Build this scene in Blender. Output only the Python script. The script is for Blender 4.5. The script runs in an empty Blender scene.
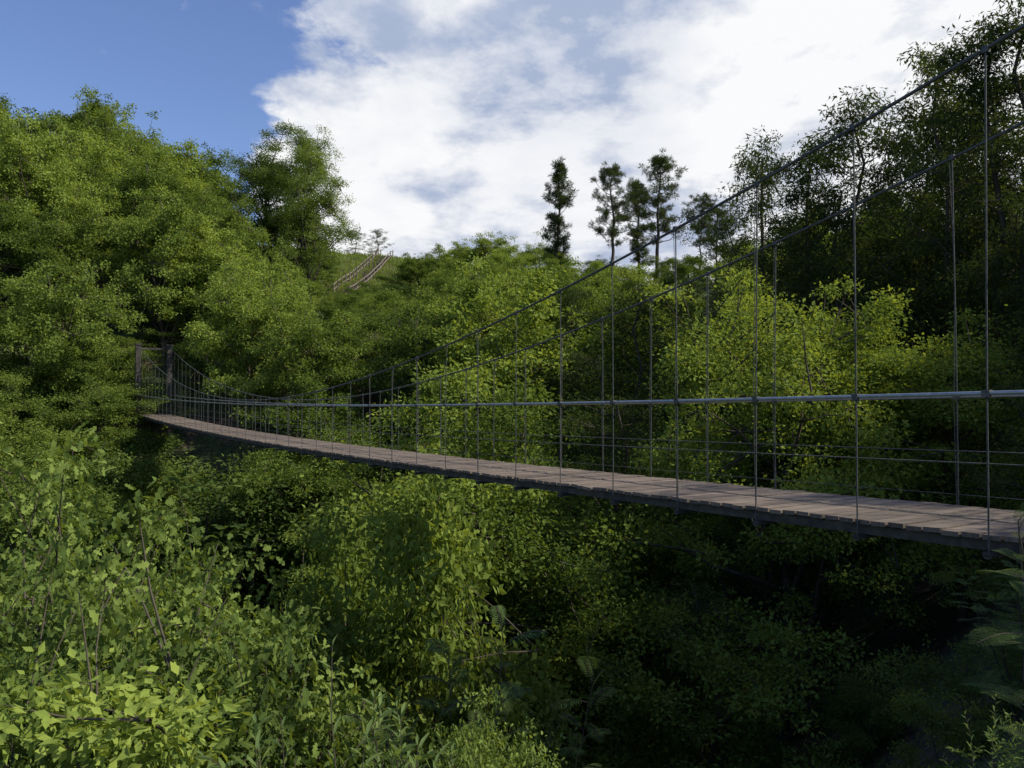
import bpy, math
import numpy as np
from mathutils import Vector
R_=np.random.RandomState
rng=R_(7)
scene=bpy.context.scene
F=796.4; Y0=396.0
# ------------------------------------------------------------------ utils
def nodes_mat(name):
    m=bpy.data.materials.new(name); m.use_nodes=True
    nt=m.node_tree; nt.nodes.clear()
    out=nt.nodes.new('ShaderNodeOutputMaterial')
    return m,nt,out
def N(nt,t,**kw):
    n=nt.nodes.new(t)
    for k,v in kw.items(): setattr(n,k,v)
    return n
def mixrgb(nt,fac,a,b,bt='MIX'):
    n=nt.nodes.new('ShaderNodeMix'); n.data_type='RGBA'; n.blend_type=bt
    for sock,v in ((n.inputs[0],fac),(n.inputs[6],a),(n.inputs[7],b)):
        if isinstance(v,(int,float)): sock.default_value=v
        elif isinstance(v,tuple): sock.default_value=v+(1,) if len(v)==3 else v
        else: nt.links.new(v,sock)
    return n.outputs[2]
def math_(nt,op,a,b=None,c=None,clamp=False):
    n=nt.nodes.new('ShaderNodeMath'); n.operation=op; n.use_clamp=clamp
    for i,v in enumerate((a,b,c)):
        if v is None: continue
        if isinstance(v,(int,float)): n.inputs[i].default_value=v
        else: nt.links.new(v,n.inputs[i])
    return n.outputs[0]
def maprange(nt,v,a,b,c=0.0,d=1.0,smooth=True):
    n=nt.nodes.new('ShaderNodeMapRange')
    if smooth: n.interpolation_type='SMOOTHSTEP'
    nt.links.new(v,n.inputs[0])
    for i,x in enumerate((a,b,c,d)): n.inputs[i+1].default_value=x
    return n.outputs[0]

def leaf_mat(name,dark,light,yellow,trans=0.32):
    m,nt,out=nodes_mat(name)
    at=N(nt,'ShaderNodeAttribute',attribute_name='var')
    oi=N(nt,'ShaderNodeObjectInfo')
    c1=mixrgb(nt,at.outputs['Fac'],dark,light)
    c2=mixrgb(nt,at.outputs['Fac'],light,yellow)
    c=mixrgb(nt,oi.outputs['Random'],c1,c2)
    d=N(nt,'ShaderNodeBsdfDiffuse'); nt.links.new(c,d.inputs[0])
    t=N(nt,'ShaderNodeBsdfTranslucent')
    tc=mixrgb(nt,1.0,c,(2.0,1.8,0.7),'MULTIPLY'); nt.links.new(tc,t.inputs[0])
    ms=N(nt,'ShaderNodeMixShader'); ms.inputs[0].default_value=trans
    nt.links.new(d.outputs[0],ms.inputs[1]); nt.links.new(t.outputs[0],ms.inputs[2])
    nt.links.new(ms.outputs[0],out.inputs[0])
    return m
def rough_mat(name,c1,c2,scale=6,rough=0.85,bump=0.3,metal=0.0,stretch=(1,1,1),usevar=False):
    m,nt,out=nodes_mat(name)
    tc=N(nt,'ShaderNodeTexCoord'); mp=N(nt,'ShaderNodeMapping'); mp.inputs['Scale'].default_value=stretch
    nt.links.new(tc.outputs['Object'],mp.inputs[0])
    no=N(nt,'ShaderNodeTexNoise'); no.inputs['Scale'].default_value=scale; no.inputs['Detail'].default_value=6; no.inputs['Roughness'].default_value=0.65
    nt.links.new(mp.outputs[0],no.inputs[0])
    f=maprange(nt,no.outputs[0],0.3,0.7)
    if usevar:
        at=N(nt,'ShaderNodeAttribute',attribute_name='var')
        f=math_(nt,'ADD',math_(nt,'MULTIPLY',f,0.5),math_(nt,'MULTIPLY',at.outputs['Fac'],0.5))
    c=mixrgb(nt,f,c1,c2)
    b=N(nt,'ShaderNodeBsdfPrincipled'); nt.links.new(c,b.inputs['Base Color'])
    b.inputs['Roughness'].default_value=rough; b.inputs['Metallic'].default_value=metal
    bp=N(nt,'ShaderNodeBump'); bp.inputs['Strength'].default_value=bump; bp.inputs['Distance'].default_value=0.02
    nt.links.new(no.outputs[0],bp.inputs['Height']); nt.links.new(bp.outputs[0],b.inputs['Normal'])
    nt.links.new(b.outputs[0],out.inputs[0]); return m
def plain_mat(name,c1,c2):
    m,nt,out=nodes_mat(name)
    tc=N(nt,'ShaderNodeTexCoord');no=N(nt,'ShaderNodeTexNoise');no.inputs['Scale'].default_value=5;no.inputs['Detail'].default_value=3
    nt.links.new(tc.outputs['Object'],no.inputs[0])
    d=N(nt,'ShaderNodeBsdfDiffuse');nt.links.new(mixrgb(nt,no.outputs[0],c1,c2),d.inputs[0]);nt.links.new(d.outputs[0],out.inputs[0]);return m

M_oak=leaf_mat('oak_leaves',(0.03,0.054,0.016),(0.14,0.205,0.042),(0.32,0.39,0.085))
M_oakN=leaf_mat('oak_leaves_near',(0.035,0.06,0.02),(0.12,0.18,0.044),(0.27,0.34,0.085))
M_bush=leaf_mat('shrub_leaves',(0.028,0.05,0.017),(0.10,0.155,0.04),(0.22,0.28,0.068))
M_acacia=leaf_mat('acacia_leaves',(0.022,0.036,0.016),(0.05,0.074,0.028),(0.095,0.125,0.042))
M_mimosa=leaf_mat('mimosa_leaves',(0.04,0.07,0.028),(0.11,0.17,0.06),(0.20,0.27,0.09),.34)
M_pine=leaf_mat('pine_needles',(0.035,0.05,0.02),(0.065,0.09,0.03),(0.085,0.11,0.04),0.2)
M_grass=leaf_mat('grass_blades',(0.10,0.14,0.03),(0.2,0.26,0.05),(0.22,0.25,0.07),0.3)
M_bark=plain_mat('bark',(0.05,0.04,0.03),(0.14,0.12,0.095))
M_steel=rough_mat('galvanised_steel',(0.30,0.32,0.33),(0.42,0.44,0.45),14,0.45,0.1,metal=0.7)
M_cable=rough_mat('cable_steel',(0.06,0.065,0.06),(0.13,0.125,0.11),30,0.65,0.2,metal=0.3)
M_rust=rough_mat('weathered_beam',(0.03,0.028,0.024),(0.08,0.07,0.058),8,0.8,0.3)
M_wood=rough_mat('deck_wood',(0.05,0.038,0.029),(0.24,0.185,0.142),5,0.85,0.5,stretch=(1,6,1),usevar=True)
M_rail=rough_mat('weathered_timber',(0.13,0.10,0.075),(0.27,0.22,0.17),4,0.85,0.4)
M_post=rough_mat('tower_post',(0.03,0.027,0.023),(0.075,0.066,0.055),5,0.9,0.4)

def build_mesh(name,parts,mats):
    V=[];L=[];LS=[];MI=[];VA=[];SM=[];vo=0;lo=0
    for p in parts:
        v,f,mi,va,sm=p
        v=np.asarray(v,dtype=np.float32);f=np.asarray(f,dtype=np.int32)
        if len(f)==0: continue
        V.append(v);L.append((f+vo).ravel())
        k=f.shape[1];LS.append(lo+np.arange(len(f))*k)
        MI.append(np.full(len(f),mi));VA.append(np.full(len(f),0.5) if va is None else va)
        SM.append(np.full(len(f),sm)); vo+=len(v);lo+=f.size
    V=np.concatenate(V);L=np.concatenate(L);LS=np.concatenate(LS);MI=np.concatenate(MI);VA=np.concatenate(VA);SM=np.concatenate(SM)
    me=bpy.data.meshes.new(name)
    me.vertices.add(len(V));me.vertices.foreach_set('co',V.ravel())
    me.loops.add(len(L));me.loops.foreach_set('vertex_index',L.astype(np.int32))
    me.polygons.add(len(LS));me.polygons.foreach_set('loop_start',LS.astype(np.int32))
    me.update(calc_edges=True)
    me.polygons.foreach_set('material_index',MI.astype(np.int32))
    me.polygons.foreach_set('use_smooth',SM.astype(bool))
    a=me.attributes.new('var','FLOAT','FACE');a.data.foreach_set('value',VA.astype(np.float32))
    for m in mats: me.materials.append(m)
    me.update(); me.validate()
    return me
def tubes(lines,sides=5):
    V=[];Fc=[];o=0
    for pts,rad in lines:
        pts=np.asarray(pts,float);n=len(pts)
        rad=np.broadcast_to(np.asarray(rad,float),(n,))
        t=np.gradient(pts,axis=0);t/=np.linalg.norm(t,axis=1)[:,None]+1e-9
        ref=np.array([0,0,1.]) if abs(t[:,2]).mean()<.8 else np.array([1.,0,0])
        a=np.cross(t,ref);a/=np.linalg.norm(a,axis=1)[:,None]+1e-9
        b=np.cross(t,a)
        an=np.arange(sides)*2*math.pi/sides
        ring=pts[:,None,:]+rad[:,None,None]*(np.cos(an)[None,:,None]*a[:,None,:]+np.sin(an)[None,:,None]*b[:,None,:])
        V.append(ring.reshape(-1,3))
        i=np.arange(n-1)[:,None]*sides;j=np.arange(sides)[None,:];j2=(j+1)%sides
        q=np.stack([i+j,i+j2,i+sides+j2,i+sides+j],-1).reshape(-1,4)+o
        Fc.append(q);o+=n*sides
    return np.concatenate(V),np.concatenate(Fc)
def boxes(lst):
    V=[];Fc=[];o=0
    fq=np.array([[0,1,3,2],[4,6,7,5],[0,4,5,1],[2,3,7,6],[0,2,6,4],[1,5,7,3]])
    for c,(a,b,d) in lst:
        c=np.array(c,float);a=np.array(a,float);b=np.array(b,float);d=np.array(d,float)
        vs=[c+i*a+j*b+k*d for i in(-1,1) for j in(-1,1) for k in(-1,1)]
        V.append(vs);Fc.append(fq+o);o+=8
    return np.concatenate(V),np.concatenate(Fc)
T_RH=np.array([[0,0,0],[.45,.5,.06],[1,0,0],[.45,-.5,.06]])
T_SLIM=np.array([[0,0,0],[.4,.5,.0],[1,0,-.1],[.4,-.5,.0]])
T_LOBE=np.array([[0,.03,0],[.22,.28,.04],[.34,.16,.03],[.5,.46,.06],[.62,.22,.03],[.8,.34,.02],[1,0,-.06],[.8,-.34,.02],[.62,-.22,.03],[.5,-.46,.06],[.34,-.16,.03],[.22,-.28,.04],[0,-.03,0]])
def leaves(r,pos,dirs,nrm,L,W,tmpl):
    n=len(pos)
    d=dirs/(np.linalg.norm(dirs,axis=1)[:,None]+1e-9)
    s=np.cross(nrm,d);s/=np.linalg.norm(s,axis=1)[:,None]+1e-9
    w=np.cross(d,s)
    k=len(tmpl)
    v=pos[:,None,:]+tmpl[None,:,0,None]*(d*L[:,None])[:,None,:]+tmpl[None,:,1,None]*(s*W[:,None])[:,None,:]+tmpl[None,:,2,None]*(w*L[:,None])[:,None,:]
    return v.reshape(-1,3),np.arange(n*k).reshape(n,k)
def rs(r,n):
    v=r.normal(size=(n,3));return v/np.linalg.norm(v,axis=1)[:,None]
def curve(r,a,b,n,sag,wob):
    t=np.linspace(0,1,n)[:,None]
    p=a+(b-a)*t
    p[:,2]+=sag*(4*t*(1-t))[:,0]
    p[1:-1]+=r.normal(size=(n-2,3))*wob
    return p
# ------------------------------------------------------------------ tree prototypes
def broadleaf(name,seed,H,Rr,nl,per,leafL,leafW,tmpl,mat,base=.12,zc=.58,zr=.42,flat=.6,rcs=(.45,.85),multi=1,extra=60,droop=0.,pct=100):
    r=R_(seed);lines=[];cl=[]
    ph=r.uniform(0,6.28,6)
    def env(d):
        az=math.atan2(d[1],d[0]);
        return 1+.20*math.sin(2*az+ph[0])+.17*math.sin(3*az+ph[1]+3*d[2])+.16*math.sin(6*d[2]+ph[2]+az)
    anchors=[]
    for m in range(multi):
        off=r.normal(size=2)*Rr*(.22 if multi>1 else .06)
        top=np.array([off[0]*2,off[1]*2,H*.84])
        tr=curve(r,np.array([off[0]*.3,off[1]*.3,-.4]),top,7,0,H*.012)
        r0=H*.017/(multi**.4)
        lines.append((tr,np.linspace(r0,r0*.2,7)))
        for i in range(nl//multi):
            f=base+ (0.95-base)*((i+.5)/(nl//multi)); f=min(.97,f+r.uniform(-.04,.04))
            idx=f*6;i0=min(5,int(idx));st=tr[i0]+(tr[i0+1]-tr[i0])*(idx-i0)
            az=i*2.399+r.uniform(-.5,.5)
            el=(f-.45)*1.9+r.uniform(-.25,.35)
            d=np.array([math.cos(az)*math.cos(el),math.sin(az)*math.cos(el),math.sin(el)])
            e=env(d)*r.uniform(.72,1.08)
            tip=np.array([0,0,H*zc])+d*np.array([Rr,Rr,H*zr])*e
            tip[:2]+=top[:2]*.4
            lb=curve(r,st,tip,6,H*.03,H*.012)
            rl=r0*(1-f*.6)*.5
            lines.append((lb,np.linspace(rl,rl*.2,6)))
            cl.append(lb[-1]); anchors+= [lb[2],lb[3],lb[4],lb[5]]
            if multi>1: cl.append(lb[3]);cl.append(lb[4])
            for k in range(6):
                j=r.randint(2,6);sd=rs(r,1)[0];sd[2]=abs(sd[2])*.7-.15
                tp=lb[j]+sd*Rr*r.uniform(.2,.42)
                sb=curve(r,lb[j],tp,3,.05,H*.006)
                lines.append((sb,np.linspace(rl*.4,rl*.1,3)));cl.append(tp);cl.append(sb[1])
    anchors=np.array(anchors)
    for i in range(extra):
        d=rs(r,1)[0]
        if d[2]<-.55: d[2]*=-1
        e=env(d)*r.uniform(.72,1.05)
        p=np.array([0,0,H*zc])+d*np.array([Rr,Rr,H*zr])*e
        a=anchors[np.argmin(((anchors-p)**2).sum(1))]
        if np.linalg.norm(a-p)<Rr*.8:
            lines.append((curve(r,a,p,3,.05,H*.006),np.linspace(r0*.14,r0*.04,3)));cl.append(p)
    cl=np.array(cl);nc=len(cl)
    s=H/10.
    rc=r.uniform(rcs[0],rcs[1],nc)*s
    cv=r.uniform(0,1,nc)
    ncl=np.maximum(12,(per*(rc/rc.mean())**2).astype(int))
    ci=np.repeat(np.arange(nc),ncl)
    n=len(ci);u=rs(r,n)*(r.uniform(0,1,n)**.5)[:,None]
    u*=np.where(r.uniform(0,1,n)<.12,r.uniform(1.1,1.7,n),1.)[:,None]
    pos=cl[ci]+u*rc[ci][:,None]*np.array([1,1,flat])
    pos[:,2]=np.maximum(pos[:,2],.05)
    nr=u*.6+rs(r,n)*.95+np.array([0,0,.55])
    di=u+rs(r,n)*.9+np.array([0,0,-.25-droop])
    sz=r.uniform(.6,1.3,n)
    v,f=leaves(r,pos,di,nr,leafL*sz,leafW*sz,tmpl)
    va=np.clip(.55*cv[ci]+.45*r.uniform(0,1,n),0,1)
    tv,tf=tubes(lines,4)
    k=H/np.percentile(v[:,2],pct); v[:,2]*=k; tv[:,2]*=k
    return build_mesh(name,[(tv,tf,0,None,True),(v,f,1,va,False)],[M_bark,mat])

def acacia(name,seed,H=14,Rr=2.3,per=75):
    r=R_(seed);lines=[];cl=[]
    lean=r.normal(size=2)*.6
    tr=curve(r,np.array([0,0,-.4]),np.array([lean[0],lean[1],H*.93]),9,0,H*.012)
    lines.append((tr,np.linspace(.15,.025,9)))
    nb=28
    for i in range(nb):
        f=.22+.76*(i+.5)/nb;idx=f*8;i0=min(7,int(idx));st=tr[i0]+(tr[i0+1]-tr[i0])*(idx-i0)
        az=i*2.399+r.uniform(-.6,.6)
        L=Rr*(1.05-.55*abs(f-.45)/.5)*r.uniform(.5,1.3)
        if f>.85: L*=.6
        tip=st+np.array([math.cos(az)*L,math.sin(az)*L,L*r.uniform(.35,1.0)])
        lb=curve(r,st,tip,6,-.12,.06)
        lines.append((lb,np.linspace(.045*(1.1-f),.01,6)))
        for k in range(6):
            j=r.randint(1,6);sd=rs(r,1)[0];sd[2]=sd[2]*.5+.3
            tp=lb[j]+sd*r.uniform(.35,.8);lines.append((np.array([lb[j],tp]),.009));cl.append(tp)
        cl.append(tip)
    cl.append(tr[-1]);cl=np.array(cl);nc=len(cl)
    rc=r.uniform(.2,.5,nc);cv=r.uniform(0,1,nc)
    ncl=(per*(rc/.4)**1.6).astype(int)+8;ci=np.repeat(np.arange(nc),ncl);n=len(ci)
    u=rs(r,n)*(r.uniform(0,1,n)**.5)[:,None]
    pos=cl[ci]+u*rc[ci][:,None]*np.array([1,1,.8])
    sz=r.uniform(.7,1.3,n)
    v,f=leaves(r,pos,u*.5+rs(r,n)*.8+np.array([0,0,-.5]),rs(r,n)+u*.4,.14*sz,.036*sz,T_SLIM)
    tv,tf=tubes(lines,4)
    return build_mesh(name,[(tv,tf,0,None,True),(v,f,1,np.clip(.5*cv[ci]+.5*r.uniform(0,1,n),0,1),False)],[M_bark,M_acacia])

def pine(name,seed,H=12,start=.45,Rr=2.2,round_=.5):
    r=R_(seed);lines=[];cl=[]
    lean=r.normal(size=2)*.5
    tr=curve(r,np.array([0,0,-.4]),np.array([lean[0],lean[1],H*.97]),9,0,.09)
    lines.append((tr,np.linspace(.2,.04,9)))
    nb=34
    for i in range(nb):
        f=start+(1-start)*(i+.5)/nb;idx=f*8;i0=min(7,int(idx));st=tr[i0]+(tr[i0+1]-tr[i0])*(idx-i0)
        az=i*2.399+r.uniform(-.9,.9);g=(f-start)/(1-start)
        prof=math.sin(math.pi*min(1,.2+.76*g))**.7 if round_>.5 else (.35+1.0*g if g<.4 else 1.2*(1-g)+.2)
        L=Rr*prof*r.uniform(.4,1.2)
        up=r.uniform(.1,.9) if round_>.5 else r.uniform(.0,.6)
        tip=st+np.array([math.cos(az)*L,math.sin(az)*L,L*up])
        lb=curve(r,st,tip,5,-.18,.08);lines.append((lb,np.linspace(.045,.014,5)))
        for k in range(6):
            j=r.randint(2,5);sd=rs(r,1)[0];sd[2]=abs(sd[2])*.9
            tp=lb[j]+sd*r.uniform(.2,.65);lines.append((np.array([lb[j],tp]),.012));cl.append(tp)
        cl.append(tip)
    cl.append(tr[-1]);cl=np.array(cl);nc=len(cl);per=50
    ci=np.repeat(np.arange(nc),per);n=len(ci);u=rs(r,n);u[:,2]=u[:,2]*.8+.25
    pos=cl[ci]+u*.14*r.uniform(0,1,n)[:,None]
    sz=r.uniform(.7,1.3,n)
    v,f=leaves(r,pos,u,rs(r,n),.32*sz,.034*sz,T_SLIM)
    tv,tf=tubes(lines,4)
    return build_mesh(name,[(tv,tf,0,None,True),(v,f,1,r.uniform(0,1,n),False)],[M_bark,M_pine])

def mimosa(name,seed,H,nstem,nfr,flen,fine):
    r=R_(seed);lines=[];P=[];D=[];Nn=[];Ls=[];Ws=[];Va=[]
    for s in range(nstem):
        az=r.uniform(0,6.28);sp=r.uniform(.05,.4)*H*.7 if nstem>1 else .1
        tip=np.array([math.cos(az)*sp,math.sin(az)*sp,H*r.uniform(.75,1.0)])
        st=curve(r,np.array([0,0,-.3]),tip,8,0,H*.01)
        lines.append((st,np.linspace(.007*H,.004,8)))
        for i in range(nfr):
            f=(.3+.7*(i+1)/nfr);idx=f*7;i0=min(6,int(idx));o=st[i0]+(st[i0+1]-st[i0])*(idx-i0)
            a=i*2.399+r.uniform(-.4,.4);el=r.uniform(.1,.8)+ (.5 if f>.95 else 0)
            d=np.array([math.cos(a)*math.cos(el),math.sin(a)*math.cos(el),math.sin(el)])
            L=flen*r.uniform(.7,1.15)*(1.15-.35*f)
            n_=12;t=np.linspace(0,1,n_)[:,None];rp=o+d*L*t;rp[:,2]-=L*.38*(t[:,0]**2)
            lines.append((rp,np.linspace(.005,.002,n_) if fine else .005))
            tang=np.gradient(rp,axis=0);tang/=np.linalg.norm(tang,axis=1)[:,None]
            side=np.cross(tang,[0,0,1.]);side/=np.linalg.norm(side,axis=1)[:,None]+1e-9
            up=np.cross(side,tang);fv=r.uniform(0,1)
            m=14
            for q in range(m):
                tt=(.18+.82*q/(m-1))*(n_-1);k0=min(n_-2,int(tt));fr=tt-k0
                c=rp[k0]+(rp[k0+1]-rp[k0])*fr
                pl=L*(.34 if fine else .3)*math.sin(math.pi*(.18+.74*q/(m-1)))**.8
                for sg in(-1,1):
                    pd=side[k0]*sg+tang[k0]*.55+up[k0]*.05;pd/=np.linalg.norm(pd)
                    if fine:
                        w=12
                        for z in range(w):
                            b=c+pd*pl*(z+1)/w
                            for s2 in(-1,1):
                                ld=np.cross(pd,up[k0])*s2+pd*.4
                                P.append(b);D.append(ld);Nn.append(up[k0]+r.normal(size=3)*.15);Ls.append(pl*.12);Ws.append(pl*.04);Va.append(fv)
                    else:
                        P.append(c);D.append(pd+np.array([0,0,-.15]));Nn.append(up[k0]+r.normal(size=3)*.2);Ls.append(pl);Ws.append(pl*.13);Va.append(fv)
    P=np.array(P);n=len(P)
    v,f=leaves(r,P,np.array(D),np.array(Nn),np.array(Ls),np.array(Ws),T_SLIM)
    tv,tf=tubes(lines,4)
    return build_mesh(name,[(tv,tf,0,None,True),(v,f,1,np.clip(np.array(Va)*.7+.3*r.uniform(0,1,n),0,1),False)],[M_bark,M_mimosa])
T_LANCE=np.array([[0,0,0],[.2,.32,.03],[.5,.5,.03],[.8,.26,-.03],[1,0,-.12],[.8,-.26,-.03],[.5,-.5,.03],[.2,-.32,.03]])
def sapling(name,seed,H,nstem):
    r=R_(seed);lines=[];P=[];D=[];Nn=[];Ls=[]
    for s in range(nstem):
        a=r.uniform(0,6.28);sp=H*r.uniform(.05,.22)
        tip=np.array([math.cos(a)*sp,math.sin(a)*sp,H*r.uniform(.75,1)])
        st=curve(r,np.array([0,0,-.3]),tip,9,.06*H,.015)
        br=[(st,.008*H*.5)]
        for k in range(7):
            j=r.randint(3,8);d=rs(r,1)[0];d[2]=abs(d[2])*.8+.25
            br.append((curve(r,st[j],st[j]+d*r.uniform(.2,.45),5,.02,.01),.003))
        for pts,rad in br:
            lines.append((pts,np.linspace(rad,.002,len(pts))))
            seg=len(pts)-1;nlv=34 if len(pts)==9 else 16
            for q in range(nlv):
                f=(.3+.7*(q+1)/nlv)*seg if len(pts)==9 else (.15+.85*(q+1)/nlv)*seg
                i0=min(seg-1,int(f));p=pts[i0]+(pts[i0+1]-pts[i0])*(f-i0);tg=pts[i0+1]-pts[i0];tg/=np.linalg.norm(tg)
                az=q*2.399;o=np.array([math.cos(az),math.sin(az),0])
                P.append(p);D.append(o+tg*.8+r.normal(size=3)*.15);Nn.append(tg+o*-.3+r.normal(size=3)*.2);Ls.append(r.uniform(.07,.12))
    Ls=np.array(Ls);n=len(Ls)
    v,f=leaves(r,np.array(P),np.array(D),np.array(Nn),Ls,Ls*.22,T_LANCE)
    tv,tf=tubes(lines,5)
    return build_mesh(name,[(tv,tf,0,None,True),(v,f,1,r.uniform(.3,1,n),False)],[M_bark,M_mimosa])

oakL=[broadleaf('oak_large_%d'%i,100+i,10,[3.2,2.7,3.5,2.9][i],26,110,.115,.066,T_RH,M_oak,rcs=(.32,.70),flat=.62) for i in range(4)]
oakF=[broadleaf('oak_far_%d'%i,130+i,10,[3.3,2.8,3.6,3.0,3.4][i],28,56,.17,.10,T_RH,M_oak,rcs=(.26,.62),flat=.68,extra=110,zc=.56,zr=.46,pct=99) for i in range(5)]
oakX=[broadleaf('oak_tall_%d'%i,150+i,14,[3.9,3.4,4.1][i],34,120,.125,.07,T_RH,M_oak,rcs=(.26,.58),flat=.65,base=.08,zc=.55,zr=.45,extra=140) for i in range(3)]
oakS=[broadleaf('oak_small_%d'%i,200+i,5,[1.9,1.7,2.1][i],18,66,.09,.052,T_RH,M_oak,base=.05,zc=.54,zr=.5,multi=2,rcs=(.36,.85),extra=70) for i in range(3)]
shrub=[broadleaf('shrub_%d'%i,300+i,2.4,[1.4,1.2,1.6][i],12,60,.07,.037,[T_RH,T_SLIM,T_RH][i],M_bush,base=.0,zc=.45,zr=.6,multi=3,rcs=(.7,1.5),extra=30) for i in range(3)]
oakN=[broadleaf('oak_near_%d'%i,400+i,6,[2.3,2.0][i],30,46,.085,.056,T_LOBE,M_oakN,base=.1,multi=2,rcs=(.26,.62),extra=150) for i in range(2)]
acac=[acacia('acacia_%d'%i,500+i) for i in range(3)]
pin=[pine('pine_%d'%i,600+i,12,[.42,.35,.5][i],[2.3,1.7,2.8][i],[1,0,1][i]) for i in range(3)]
mimM=[mimosa('mimosa_mid_%d'%i,700+i,4.5,5,34,.6,False) for i in range(2)]
mimF=[mimosa('mimosa_near_%d'%i,750+i,2.2,3,10,.36,True) for i in range(2)]
sapl=[sapling('sapling_%d'%i,770+i,2.4,4) for i in range(2)]

# ------------------------------------------------------------------ terrain
DS=np.array([-.537,.8436]);DU=np.array([.8436,.537])
def su(x,y): return -.537*x+.8436*y,.8436*x+.537*y
def vn(x,y,seed=0):
    v=0
    for k,(fx,fy,a) in enumerate([(.11,.07,1.),(-.05,.13,.9),(.23,-.19,.45),(.31,.27,.35),(-.52,.44,.2),(.71,.63,.14),(1.3,-1.1,.07)]):
        v=v+a*np.sin(x*fx+y*fy+k*1.7+seed)
    return v
def hgt(x,y):
    x=np.asarray(x,float);y=np.asarray(y,float);s,u=su(x,y)
    c=np.interp(s,[-60,-6,0,1.5,5,12,20,27,36,44,46.5,49,62,73,91,110,200,3000],
                  [1,-1.4,-1.6,-2.0,-4.8,-12,-17,-17,-9.5,-2.8,-1.7,-1.0,6.2,9,17,19.5,18,14])
    w=np.interp(s,[0,5,10,28,36,46,62,80],[0,.3,1.35,1.35,1,1,.3,0])
    g=np.clip(.33*(u-10),-2.5,11)
    lift=np.interp(u,[-20,0,14],[4.5,3.5,0])*np.interp(s,[50,60,80,120],[0,1,1,0])
    far=np.interp(np.hypot(x,y),[160,600],[1,0])
    return c+w*g+lift+vn(x,y)*.22*np.interp(s,[-2,6],[.15,1])*far
gx=np.concatenate([-np.geomspace(2500,71,22),np.arange(-70,75,1.0),np.geomspace(76,2500,22)])
gy=np.concatenate([-np.geomspace(2500,21,22),np.arange(-20,125,1.0),np.geomspace(126,3000,22)])
X,Yg=np.meshgrid(gx,gy);Z=hgt(X,Yg)
nx,ny=len(gx),len(gy)
i=np.arange(ny-1)[:,None]*nx;j=np.arange(nx-1)[None,:]
q=np.stack([i+j,i+j+1,i+nx+j+1,i+nx+j],-1).reshape(-1,4)
m,nt,out=nodes_mat('hillside_ground')
tc=N(nt,'ShaderNodeTexCoord')
n1=N(nt,'ShaderNodeTexNoise');n1.inputs['Scale'].default_value=.35;n1.inputs['Detail'].default_value=6;nt.links.new(tc.outputs['Object'],n1.inputs[0])
n2=N(nt,'ShaderNodeTexNoise');n2.inputs['Scale'].default_value=3.5;n2.inputs['Detail'].default_value=6;nt.links.new(tc.outputs['Object'],n2.inputs[0])
grass=mixrgb(nt,maprange(nt,n2.outputs[0],.35,.65),(.03,.045,.015),(.07,.09,.028))
earth=mixrgb(nt,maprange(nt,n2.outputs[0],.35,.65),(.035,.026,.018),(.11,.08,.05))
c=mixrgb(nt,maprange(nt,n1.outputs[0],.50,.6),grass,earth)
b=N(nt,'ShaderNodeBsdfPrincipled');b.inputs['Roughness'].default_value=1;nt.links.new(c,b.inputs['Base Color'])
bp=N(nt,'ShaderNodeBump');bp.inputs['Distance'].default_value=.15;nt.links.new(n2.outputs[0],bp.inputs['Height']);nt.links.new(bp.outputs[0],b.inputs['Normal'])
nt.links.new(b.outputs[0],out.inputs[0])
me=build_mesh('ground',[(np.stack([X.ravel(),Yg.ravel(),Z.ravel()],1),q,0,None,True)],[m])
def add(name,me,parent=None):
    o=bpy.data.objects.new(name,me);scene.collection.objects.link(o)
    if parent: o.parent=parent
    return o
add('ground',me)

# ------------------------------------------------------------------ bridge
P0=np.array([3.54,5.5]); UW=1.4
def bp_(t,w,z):
    p=P0+DS*t+DU*w
    return np.array([p[0],p[1],z])
T0,T1=-4.0,43.0
def dz(t): return -.865-.375*(1-((t-21)/25.)**2)
HR=1.0
def cz(t):
    a=np.where(np.asarray(t)<20.5,.0063,.0054)
    return -.12+a*(np.asarray(t)-20.5)**2
bridge=bpy.data.objects.new('suspension_footbridge',None);scene.collection.objects.link(bridge)
D3=np.array([DS[0],DS[1],0]);U3=np.array([DU[0],DU[1],0]);Z3=np.array([0,0,1.])
bl=[];va=[];t=T0;r=R_(3)
while t<T1:
    w=.145+r.uniform(-.004,.004);z=dz(t)+r.uniform(-.005,.005)
    e=r.uniform(-.015,.015)
    sl=(dz(t+.05)-dz(t-.05))/.1
    dd=(D3+Z3*(sl+r.uniform(-.03,.03))+U3*r.uniform(-.01,.01))*(w/2-.009)
    bl.append((bp_(t,UW/2+e,z-.018),(dd,U3*(UW/2+.05)+Z3*r.uniform(-.004,.004),Z3*.018)));va+= [r.uniform(0,1)]*6
    t+=w
v,f=boxes(bl);add('deck_planks',build_mesh('deck_planks',[(v,f,0,np.array(va),False)],[M_wood]),bridge)
bl=[]
for w in (0.02,UW/2,UW-.02):
    for a in np.arange(T0,T1-.01,1.0):
        p=bp_(a,w,dz(a)-.083);q_=bp_(a+1.0,w,dz(a+1)-.083)
        bl.append(((p+q_)/2,((q_-p)/2*1.001,U3*.03,Z3*.038)))
hang=[.22+1.03*k for k in range(-3,42)]
for a in hang: bl.append((bp_(a,UW/2,dz(a)-.143),(D3*.03,U3*(UW/2+.08),Z3*.018)))
v,f=boxes(bl);add('deck_beams',build_mesh('deck_beams',[(v,f,0,None,False)],[M_rust]),bridge)
hl=[];wl=[];cl_=[];hg=[];cb=[]
ts=np.linspace(T0,T1,60)
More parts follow.
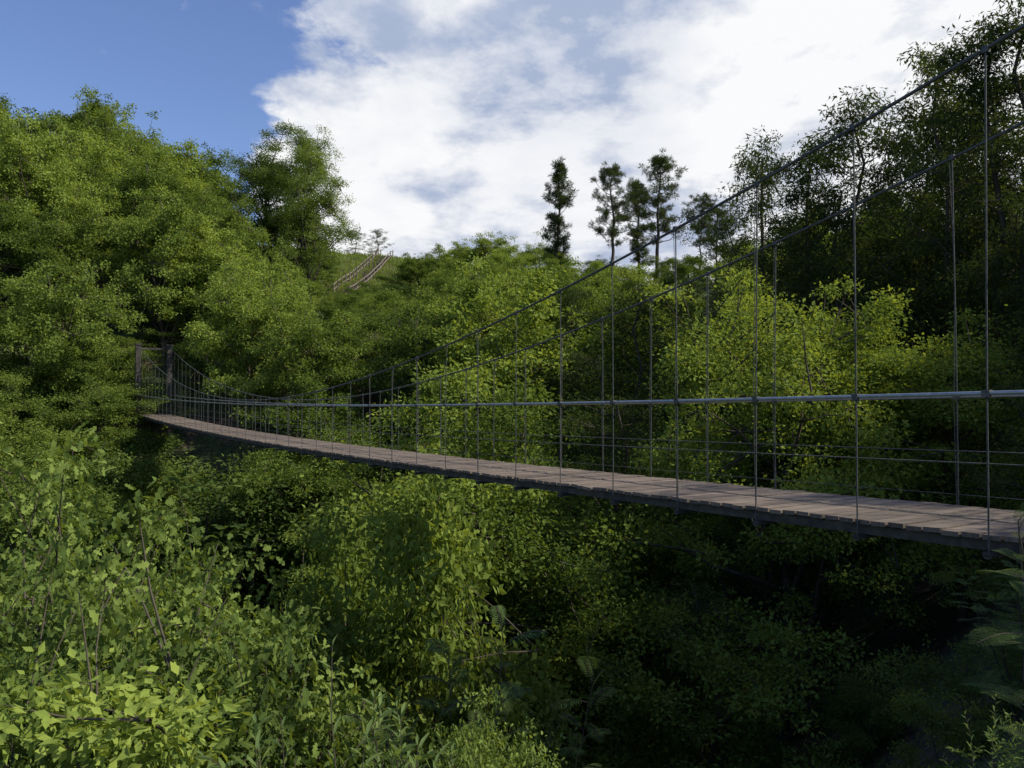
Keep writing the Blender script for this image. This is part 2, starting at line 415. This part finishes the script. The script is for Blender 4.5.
for w in (-.06,UW+.06):
    hl.append((np.array([bp_(a,w,dz(a)+HR) for a in ts]),.017))
    for k,rr in ((.5,.005),(.10,.003)):
        wl.append((np.array([bp_(a,w,dz(a)+k) for a in ts]),rr))
    tc_=np.linspace(T0,T1,90)
    cb.append((np.array([bp_(a,w,float(cz(a))) for a in tc_]),.015))
    e=bp_(T0,w,float(cz(T0)));g=bp_(T0-6,w,0);g[2]=float(hgt(g[0],g[1]));cb.append((np.array([e,g]),.017))
    e=bp_(T1,w,float(cz(T1)));g=bp_(T1+4.5,w,0);g[2]=float(hgt(g[0],g[1]));cb.append((np.array([e,g]),.017))
    for a in hang:
        jit=r.uniform(-.03,.03)
        top=float(cz(a)); lo=dz(a)-.16
        hi=max(top,dz(a)+HR)
        hg.append((np.array([bp_(a+jit,w+r.uniform(-.008,.008),hi),bp_(a,w,dz(a)+HR),bp_(a+r.uniform(-.01,.01),w,lo)]),.0065))
        if a<12 and r.rand()<.75:
            hg.append((np.array([bp_(a+jit+.03,w,hi),bp_(a+.012,w,(hi+dz(a)+1)/2),bp_(a+.03,w,dz(a)+HR-.04),bp_(a+.008,w,lo)]),.003))
        zt=dz(a)+HR
        cl_.append((bp_(a,w,zt),(D3*.028,U3*.024,Z3*.024)))
        cl_.append((bp_(a+jit,w,top),(D3*.022,U3*.02,Z3*.024)))
        cl_.append((bp_(a,w,lo+.005),(D3*.02,U3*.02,Z3*.015)))
for nm,ls,mt,sd in (('handrails',hl,M_steel,10),('side_wires',wl,M_cable,5),('main_cables',cb,M_cable,8),('hangers',hg,M_cable,6)):
    v,f=tubes(ls,sd);add(nm,build_mesh(nm,[(v,f,0,None,True)],[mt]),bridge)
v,f=boxes(cl_);add('clamps',build_mesh('clamps',[(v,f,0,None,False)],[M_cable]),bridge)
for tname,ta in (('far_tower',T1),('near_tower',T0)):
    bl=[];zt=float(cz(ta))
    for w in (-.06,UW+.06):
        g=bp_(ta,w,0);zb=float(hgt(g[0],g[1]))-1.0
        bl.append((bp_(ta,w,(zb+zt)/2+.05),(D3*.13,U3*.13,Z3*((zt-zb)/2))))
        bl.append((bp_(ta,w,zt+.09),(D3*.16,U3*.16,Z3*.04)))
    bl.append((bp_(ta,UW/2,zt-.12),(D3*.05,U3*(UW/2-.07),Z3*.05)))
    bl.append((bp_(ta,UW/2,dz(ta)-.3),(D3*.11,U3*(UW/2-.07),Z3*.13)))
    sg=1 if ta>0 else -1
    bl.append((bp_(ta+sg*.95,UW/2,dz(ta)-.9),(D3*.8,U3*(UW/2+.3),Z3*.86)))
    v,f=boxes(bl);add(tname,build_mesh(tname,[(v,f,0,None,False)],[M_post]),bridge)

# ------------------------------------------------------------------ stairway on the far hill
st=bpy.data.objects.new('wooden_stairway',None);scene.collection.objects.link(st)
A=np.array([-16.3,76.]);B=np.array([-15.6,99.]);dv=(B-A);Ln=np.linalg.norm(dv);dv/=Ln;nv=np.array([dv[1],-dv[0]])
bl=[]
nst=50
for k in range(nst):
    p=A+dv*Ln*(k+.5)/nst;z=float(hgt(p[0],p[1]))+.2
    bl.append(((p[0],p[1],z),((nv[0]*.7,nv[1]*.7,0),(dv[0]*.26,dv[1]*.26,0),(0,0,.03))))
v,f=boxes(bl);add('steps',build_mesh('steps',[(v,f,0,None,False)],[M_rail]),st)
bl=[]
for sg in(-1,1):
    pts=[]
    for k in range(15):
        p=A+dv*Ln*k/14+nv*sg*.75;z=float(hgt(p[0],p[1]))
        bl.append(((p[0],p[1],z+.45),((nv[0]*.05,nv[1]*.05,0),(dv[0]*.05,dv[1]*.05,0),(0,0,.62))))
        pts.append(np.array([p[0],p[1],z]))
    for k in range(14):
        for hh in(.5,1.0):
            a=pts[k]+Z3*hh;b_=pts[k+1]+Z3*hh
            bl.append(((a+b_)/2+np.array([nv[0],nv[1],0])*sg*.08,((b_-a)/2,np.array([nv[0],nv[1],0])*.022,Z3*.05)))
v,f=boxes(bl);add('railings',build_mesh('railings',[(v,f,0,None,False)],[M_rail]),st)

# ------------------------------------------------------------------ planting
bk=np.array([-260,0,40,75,100,150,200,235,255,270,325,338,352,395,412,440,480,510,540,565,590,630,680,720,750,800,830,860,900,940,960,1000,1024,1300,3000])
by=np.array([74,78,96,74,68,80,94,118,200,246,256,284,282,268,258,248,240,212,194,222,242,252,246,236,226,205,170,150,150,120,95,75,60,0,-300])
fk=np.array([-260,0,60,100,125,140,150,215,240,300,400,500,600,800,1024,1300])
fy=np.array([170,210,290,370,418,430,446,458,476,515,560,660,740,745,730,720])
def px(x,y): return 512+F*x/max(y,.5)
def lim(x,y,rad,front):
    p=px(x,y);w=F*rad*(1.0 if front else .75)/y
    qs=np.linspace(p-w,p+w,9)
    return float(np.max(np.interp(qs,fk,fy) if front else np.interp(qs,bk,by)))
def put(name,me,x,y,H,H0,sxy=1.,parent=None,rot=None,sink=.1):
    o=bpy.data.objects.new(name,me);scene.collection.objects.link(o)
    k=H/H0;o.location=(x,y,float(hgt(x,y))-sink)
    o.scale=(k*sxy,k*sxy,k);o.rotation_euler=(rng.uniform(-.04,.04),rng.uniform(-.04,.04),rng.uniform(0,6.28) if rot is None else rot)
    if parent: o.parent=parent
    return o
under=bpy.data.objects.new('undergrowth',None);scene.collection.objects.link(under)
cnt={'t':0,'s':0}
def place(x,y,mode):
    s,u=su(x,y);p=px(x,y)
    g=float(hgt(x,y))
    if y<2.2 or p<-100 or p>1220: return
    if s<(1.6 if mode=='tree' else -.3): return
    Hn=rng.uniform(8,12.5) if mode=='tree' else rng.uniform(1.2,2.8)
    if mode=='tree' and u>16 and s<34: Hn=rng.uniform(12,18)
    rad=Hn*.28 if mode=='tree' else Hn*.6
    dist=math.hypot(x,y)
    if dist<rad+4.2 and mode=='tree': return
    if dist<3.2: return
    front=u<8.2 and s<47
    ly=lim(x,y,rad,False)
    if front: ly=max(ly,lim(x,y,rad,True))
    elif s<47 and 120<p<215: ly=max(ly,438)
    if 125<p<200 and s<54: ly=max(ly,335 if s>46 else 425)
    zmax=(Y0-ly)/F*y
    if 8.2<=u<14.5 and s<40: zmax=min(zmax,-4.6+(u-8.2)*.55+max(0,s-18)*.16)
    H=min(Hn,(zmax-g))
    if abs(u-6.7)<rad+1.0 and -3<s<45: H=min(H,(-6.0 if p>480 else (-3.6 if p>330 else -2.6))-g)
    if mode=='tree': H*=rng.uniform(.70,1.)
    if y>68 and -.245<x/y<-.155: return
    if abs(u-6.7)<1.6 and 45<s<53: return
    if mode=='shrub' and s<3.2: H=min(H,rng.uniform(.5,.9))
    if mode=='shrub' and s>28 and H>-1: H=max(H,.9)
    if H<.45: return
    if mode=='shrub' or H<3.0:
        H=min(H,3.2);cnt['s']+=1
        if dist>7 and rng.rand()<(.25 if y<20 else .1): put('mimosa_%d'%cnt['s'],mimM[rng.randint(2)],x,y,H,4.5,1.3,under)
        else: put('shrub_%d'%cnt['s'],shrub[rng.randint(3)],x,y,H,2.4,1. if H>1 else 1.5,under)
        return
    cnt['t']+=1
    near=dist<16
    if near and H<9:
        if rng.rand()<(.15 if p<350 else .5): put('mimosa_tree',mimM[rng.randint(2)],x,y,min(H,6),4.5)
        else: put('oak_tree',oakN[rng.randint(2)],x,y,H,6)
    elif H<6.8: put('oak_tree',oakS[rng.randint(3)],x,y,H,5,1.05)
    elif u>14 and s<36 and rng.rand()<.72: put('acacia_tree',acac[rng.randint(3)],x,y,H,14,1.3)
    elif y>36: put('oak_tree',oakF[rng.randint(5)],x,y,H,10,rng.uniform(.9,1.2))
    elif H>11: put('oak_tree',oakX[rng.randint(3)],x,y,H,14,rng.uniform(.9,1.1))
    else: put('oak_tree',oakL[rng.randint(4)],x,y,H,10,rng.uniform(1.,1.2))
for gy_ in np.arange(4,80,4.3):
    for gx_ in np.arange(-66,70,4.3):
        place(gx_+rng.uniform(-1.7,1.7),gy_+rng.uniform(-1.7,1.7),'tree')
for gy_ in np.arange(2.2,20,2.7):
    for gx_ in np.arange(-16,20,2.7):
        place(gx_+rng.uniform(-1.1,1.1),gy_+rng.uniform(-1.1,1.1),'shrub')
for gy_ in np.arange(2.4,7.5,1.0):
    for gx_ in np.arange(1.2,6.5,1.0):
        x_=gx_+rng.uniform(-.4,.4);y_=gy_+rng.uniform(-.4,.4)
        if su(x_,y_)[0]<3.6 and su(x_,y_)[1]<5.2: place(x_,y_,'shrub')
for gy_ in np.arange(24,62,3.2):
    for gx_ in np.arange(-46,4,3.2):
        x_=gx_+rng.uniform(-1.2,1.2);y_=gy_+rng.uniform(-1.2,1.2);s_,u_=su(x_,y_)
        if 36<s_<58 and -8<u_<18: place(x_,y_,'shrub')
# a bare stem stood right behind the deck: take it out, low growth fills the spot
for o in list(scene.collection.objects):
    if o.name.startswith(('acacia_tree','oak_tree')) and o.location.y<24:
        r_=o.location.x/o.location.y
        if .405<r_<.46 and su(o.location.x,o.location.y)[1]>8: bpy.data.objects.remove(o)
# out-of-view trees on the right bank, added to shade the gorge and deck
for (x,y,H,k) in [(11,3.0,8,1),(15,6.5,13,0),(19,2,14,1),(17.5,9.5,15,1),(13.8,5,9,1),(21,6,15,1),(22,11.5,17,1),(26,15,18,0),(21,15,17,1),(30,9,17,1),(33,18,17,1),(29,23,18,1),(17,13,15,1),(36,28,18,1),(25,20,17,1)]:
    if k==1: put('oak_tree',(oakX if H>11 else oakL)[int(x)%3],x,y,H,14 if H>11 else 10,1.0)
    else: put('acacia_tree',acac[int(x)%3],x,y,H,14,1.5)
def top(p,ytop,y,me,name,H0,sxy=1.):
    x=(p-512)/F*y;g=float(hgt(x,y));H=(Y0-ytop)/F*y-g+.1
    if H<.8: return
    return put(name,me,x,y,H,H0,sxy)
top(310,120,62,oakX[0],'oak_tree',14,.82)
top(276,120,64,oakX[1],'oak_tree',14,.95)
for k,(p,t_,y) in enumerate([(557,160,70),(612,166,68),(657,156,70),(640,178,75),(700,196,66),(716,206,72)]): top(p,t_,y,pin[[1,0,0,1,2,2][k]],'pine_tree',12,1.0)
for k,(p,t_,y) in enumerate([(762,128,40),(790,190,38),(822,108,36),(868,70,34),(893,110,38),(925,92,32),(962,22,30),(985,55,33),(1004,-5,28),(1035,-30,27),(845,150,33),(940,60,36),(735,200,45)]): top(p,t_,y,acac[k%3],'acacia_tree',14,1.15)
for k,(p,t_,y) in enumerate([(355,229,128),(378,225,125)]): top(p,t_,y,acac[k],'eucalyptus_tree',14,1.9)
for (p,t_,y) in [(455,352,24),(495,372,22)]: top(p,t_,y,oakX[1],'oak_tree',14,1.0)
for k,(p,t_,y) in enumerate([(395,488,16.5),(450,494,15.5),(345,505,15)]): top(p,t_,y,oakS[k%3],'oak_tree',5,.6)
for k,(p,t_,y) in enumerate([(418,256,80),(440,248,84),(466,244,80),(492,236,78),(404,264,92),(430,254,94),(326,256,82),(318,250,88),(455,250,92)]): top(p,t_,y,oakF[k%4],'oak_tree',10,1.3)
# foreground oaks on the left
for k,(p,t_,y) in enumerate([(105,462,10.5),(20,420,11.5),(190,520,9),(110,540,8),(10,490,8.5),(235,600,8)]): top(p,t_,y,oakN[k%2],'oak_tree',6,.7)
# thicket around the far abutment
for k,(p,t_,y) in enumerate([(95,335,44),(112,345,43),(122,362,41),(104,380,41),(78,328,45),(112,318,47),(60,350,42)]): top(p,t_,y,oakS[k%3],'oak_tree',5,1.2)
for k,(p,t_,y) in enumerate([(150,440,38),(172,443,37),(198,449,35),(222,454,33),(128,430,39),(190,335,50),(206,328,51),(222,338,49),(155,326,51),(240,350,48),(140,330,50)]): top(p,t_,y,shrub[k%3],'hazel_shrub',2.4,1.3)
for k,(x,y,H) in enumerate([(-18.8,78,1.8),(-12.4,82,2.2),(-11.5,90,2.4),(-17.4,71,1.3),(-13.0,73,2.0),(-19.5,86,1.6)]): put('hill_shrub',shrub[k%3],x,y,H,2.4,1.3)
for (x,y,H,k) in [(3.3,5.0,2.3,0),(2.95,4.6,1.6,1)]:
    put('mimosa_sapling',mimF[k],x,y,H,2.2)
for k,(p,t_,y) in enumerate([(335,655,4.2),(378,700,4.4),(300,705,4.7),(425,712,4.9),(985,690,4.1)]): top(p,t_,y,sapl[k%2],'leafy_sapling',2.4,.8)
for k,(p,t_,y) in enumerate([(440,620,9),(500,650,10)]): top(p,t_,y,mimM[k%2],'mimosa_tree',4.5,.8)
for k,(p,t_,y) in enumerate([(500,690,7),(560,700,7.5),(455,700,6.5)]): top(p,t_,y,oakN[k%2],'oak_tree',6,.6)
r=R_(11);n=26000
gxp=r.uniform(-26,-6,n);gyp=r.uniform(62,106,n);gz=hgt(gxp,gyp)
pos=np.stack([gxp,gyp,gz],1);d=r.normal(size=(n,3))*.35+np.array([0,0,1.]);sz=r.uniform(.5,1.4,n)
v,f=leaves(r,pos,d,rs(r,n),.45*sz,.09*sz,T_SLIM)
add('hill_grass',build_mesh('hill_grass',[(v,f,0,r.uniform(0,1,n),False)],[M_grass]))
print('planted',cnt)

# ------------------------------------------------------------------ light & sky
az=math.radians(100);el=math.radians(45)
sd=Vector((math.sin(az)*math.cos(el),math.cos(az)*math.cos(el),math.sin(el)))
sl=bpy.data.lights.new('sun','SUN');sl.energy=5.0;sl.angle=math.radians(.5);sl.color=(1,.94,.78)
so=bpy.data.objects.new('sun',sl);scene.collection.objects.link(so);so.rotation_euler=sd.to_track_quat('Z','Y').to_euler()
wd=bpy.data.worlds.new('World');scene.world=wd;wd.use_nodes=True;nt=wd.node_tree;nt.nodes.clear()
out=N(nt,'ShaderNodeOutputWorld')
sky=N(nt,'ShaderNodeTexSky');sky.sky_type='NISHITA';sky.sun_disc=False;sky.sun_elevation=el;sky.sun_rotation=az
bg=N(nt,'ShaderNodeBackground');bg.inputs[1].default_value=.135
skc=mixrgb(nt,1.0,sky.outputs[0],(.86,.92,1.18),'MULTIPLY')
nt.links.new(skc,bg.inputs[0])
tc=N(nt,'ShaderNodeTexCoord');sx=N(nt,'ShaderNodeSeparateXYZ');nt.links.new(tc.outputs['Generated'],sx.inputs[0])
zz=math_(nt,'ADD',math_(nt,'MAXIMUM',sx.outputs[2],0.0),.24)
cx=N(nt,'ShaderNodeCombineXYZ')
nt.links.new(math_(nt,'DIVIDE',sx.outputs[0],zz),cx.inputs[0]);nt.links.new(math_(nt,'DIVIDE',sx.outputs[1],zz),cx.inputs[1])
def noise(scale,detail,rough,dist,off):
    mp=N(nt,'ShaderNodeMapping');mp.inputs['Location'].default_value=off;nt.links.new(cx.outputs[0],mp.inputs[0])
    n=N(nt,'ShaderNodeTexNoise');n.inputs['Scale'].default_value=scale;n.inputs['Detail'].default_value=detail;n.inputs['Roughness'].default_value=rough;n.inputs['Distortion'].default_value=dist
    nt.links.new(mp.outputs[0],n.inputs[0]);return n.outputs[0]
na=noise(2.3,10,.60,.1,(3,1,0));nb=noise(1.9,10,.60,.1,(3.4,.6,0))
def dotd(v):
    v=Vector(v).normalized();n=N(nt,'ShaderNodeVectorMath');n.operation='DOT_PRODUCT';nt.links.new(tc.outputs['Generated'],n.inputs[0]);n.inputs[1].default_value=v;return n.outputs['Value']
bias=maprange(nt,dotd((.17,1,.27)),math.cos(math.radians(31)),math.cos(math.radians(17)))
val=math_(nt,'ADD',na,math_(nt,'MULTIPLY',math_(nt,'SUBTRACT',bias,.44),.44))
mask=maprange(nt,val,.46,.56)
shade=maprange(nt,nb,.36,.54,.08,1.0)
dark=maprange(nt,dotd((.1,1,.41)),math.cos(math.radians(12)),math.cos(math.radians(2)))
shade=math_(nt,'SUBTRACT',shade,math_(nt,'MULTIPLY',dark,.35),clamp=True)
fine=maprange(nt,na,.35,.65,-.18,.18,False)
brt=maprange(nt,dotd((.5,1,.42)),math.cos(math.radians(18)),math.cos(math.radians(4)))
shade=math_(nt,'ADD',math_(nt,'ADD',shade,fine),math_(nt,'MULTIPLY',brt,.3),clamp=True)
cc=mixrgb(nt,shade,(.40,.48,.66),(.98,.985,1.0))
bc=N(nt,'ShaderNodeBackground');nt.links.new(cc,bc.inputs[0]);bc.inputs[1].default_value=.98
ms=N(nt,'ShaderNodeMixShader');nt.links.new(mask,ms.inputs[0]);nt.links.new(bg.outputs[0],ms.inputs[1]);nt.links.new(bc.outputs[0],ms.inputs[2])
nt.links.new(ms.outputs[0],out.inputs[0])
scene.view_settings.view_transform='Standard';scene.view_settings.look='None';scene.view_settings.exposure=0
cam=bpy.data.cameras.new('camera');cam.lens=28;cam.sensor_width=36;cam.clip_end=6000;cam.clip_start=.05
co=bpy.data.objects.new('camera',cam);scene.collection.objects.link(co);co.location=(0,0,0)
co.rotation_euler=(math.radians(90.86),0,0);scene.camera=co
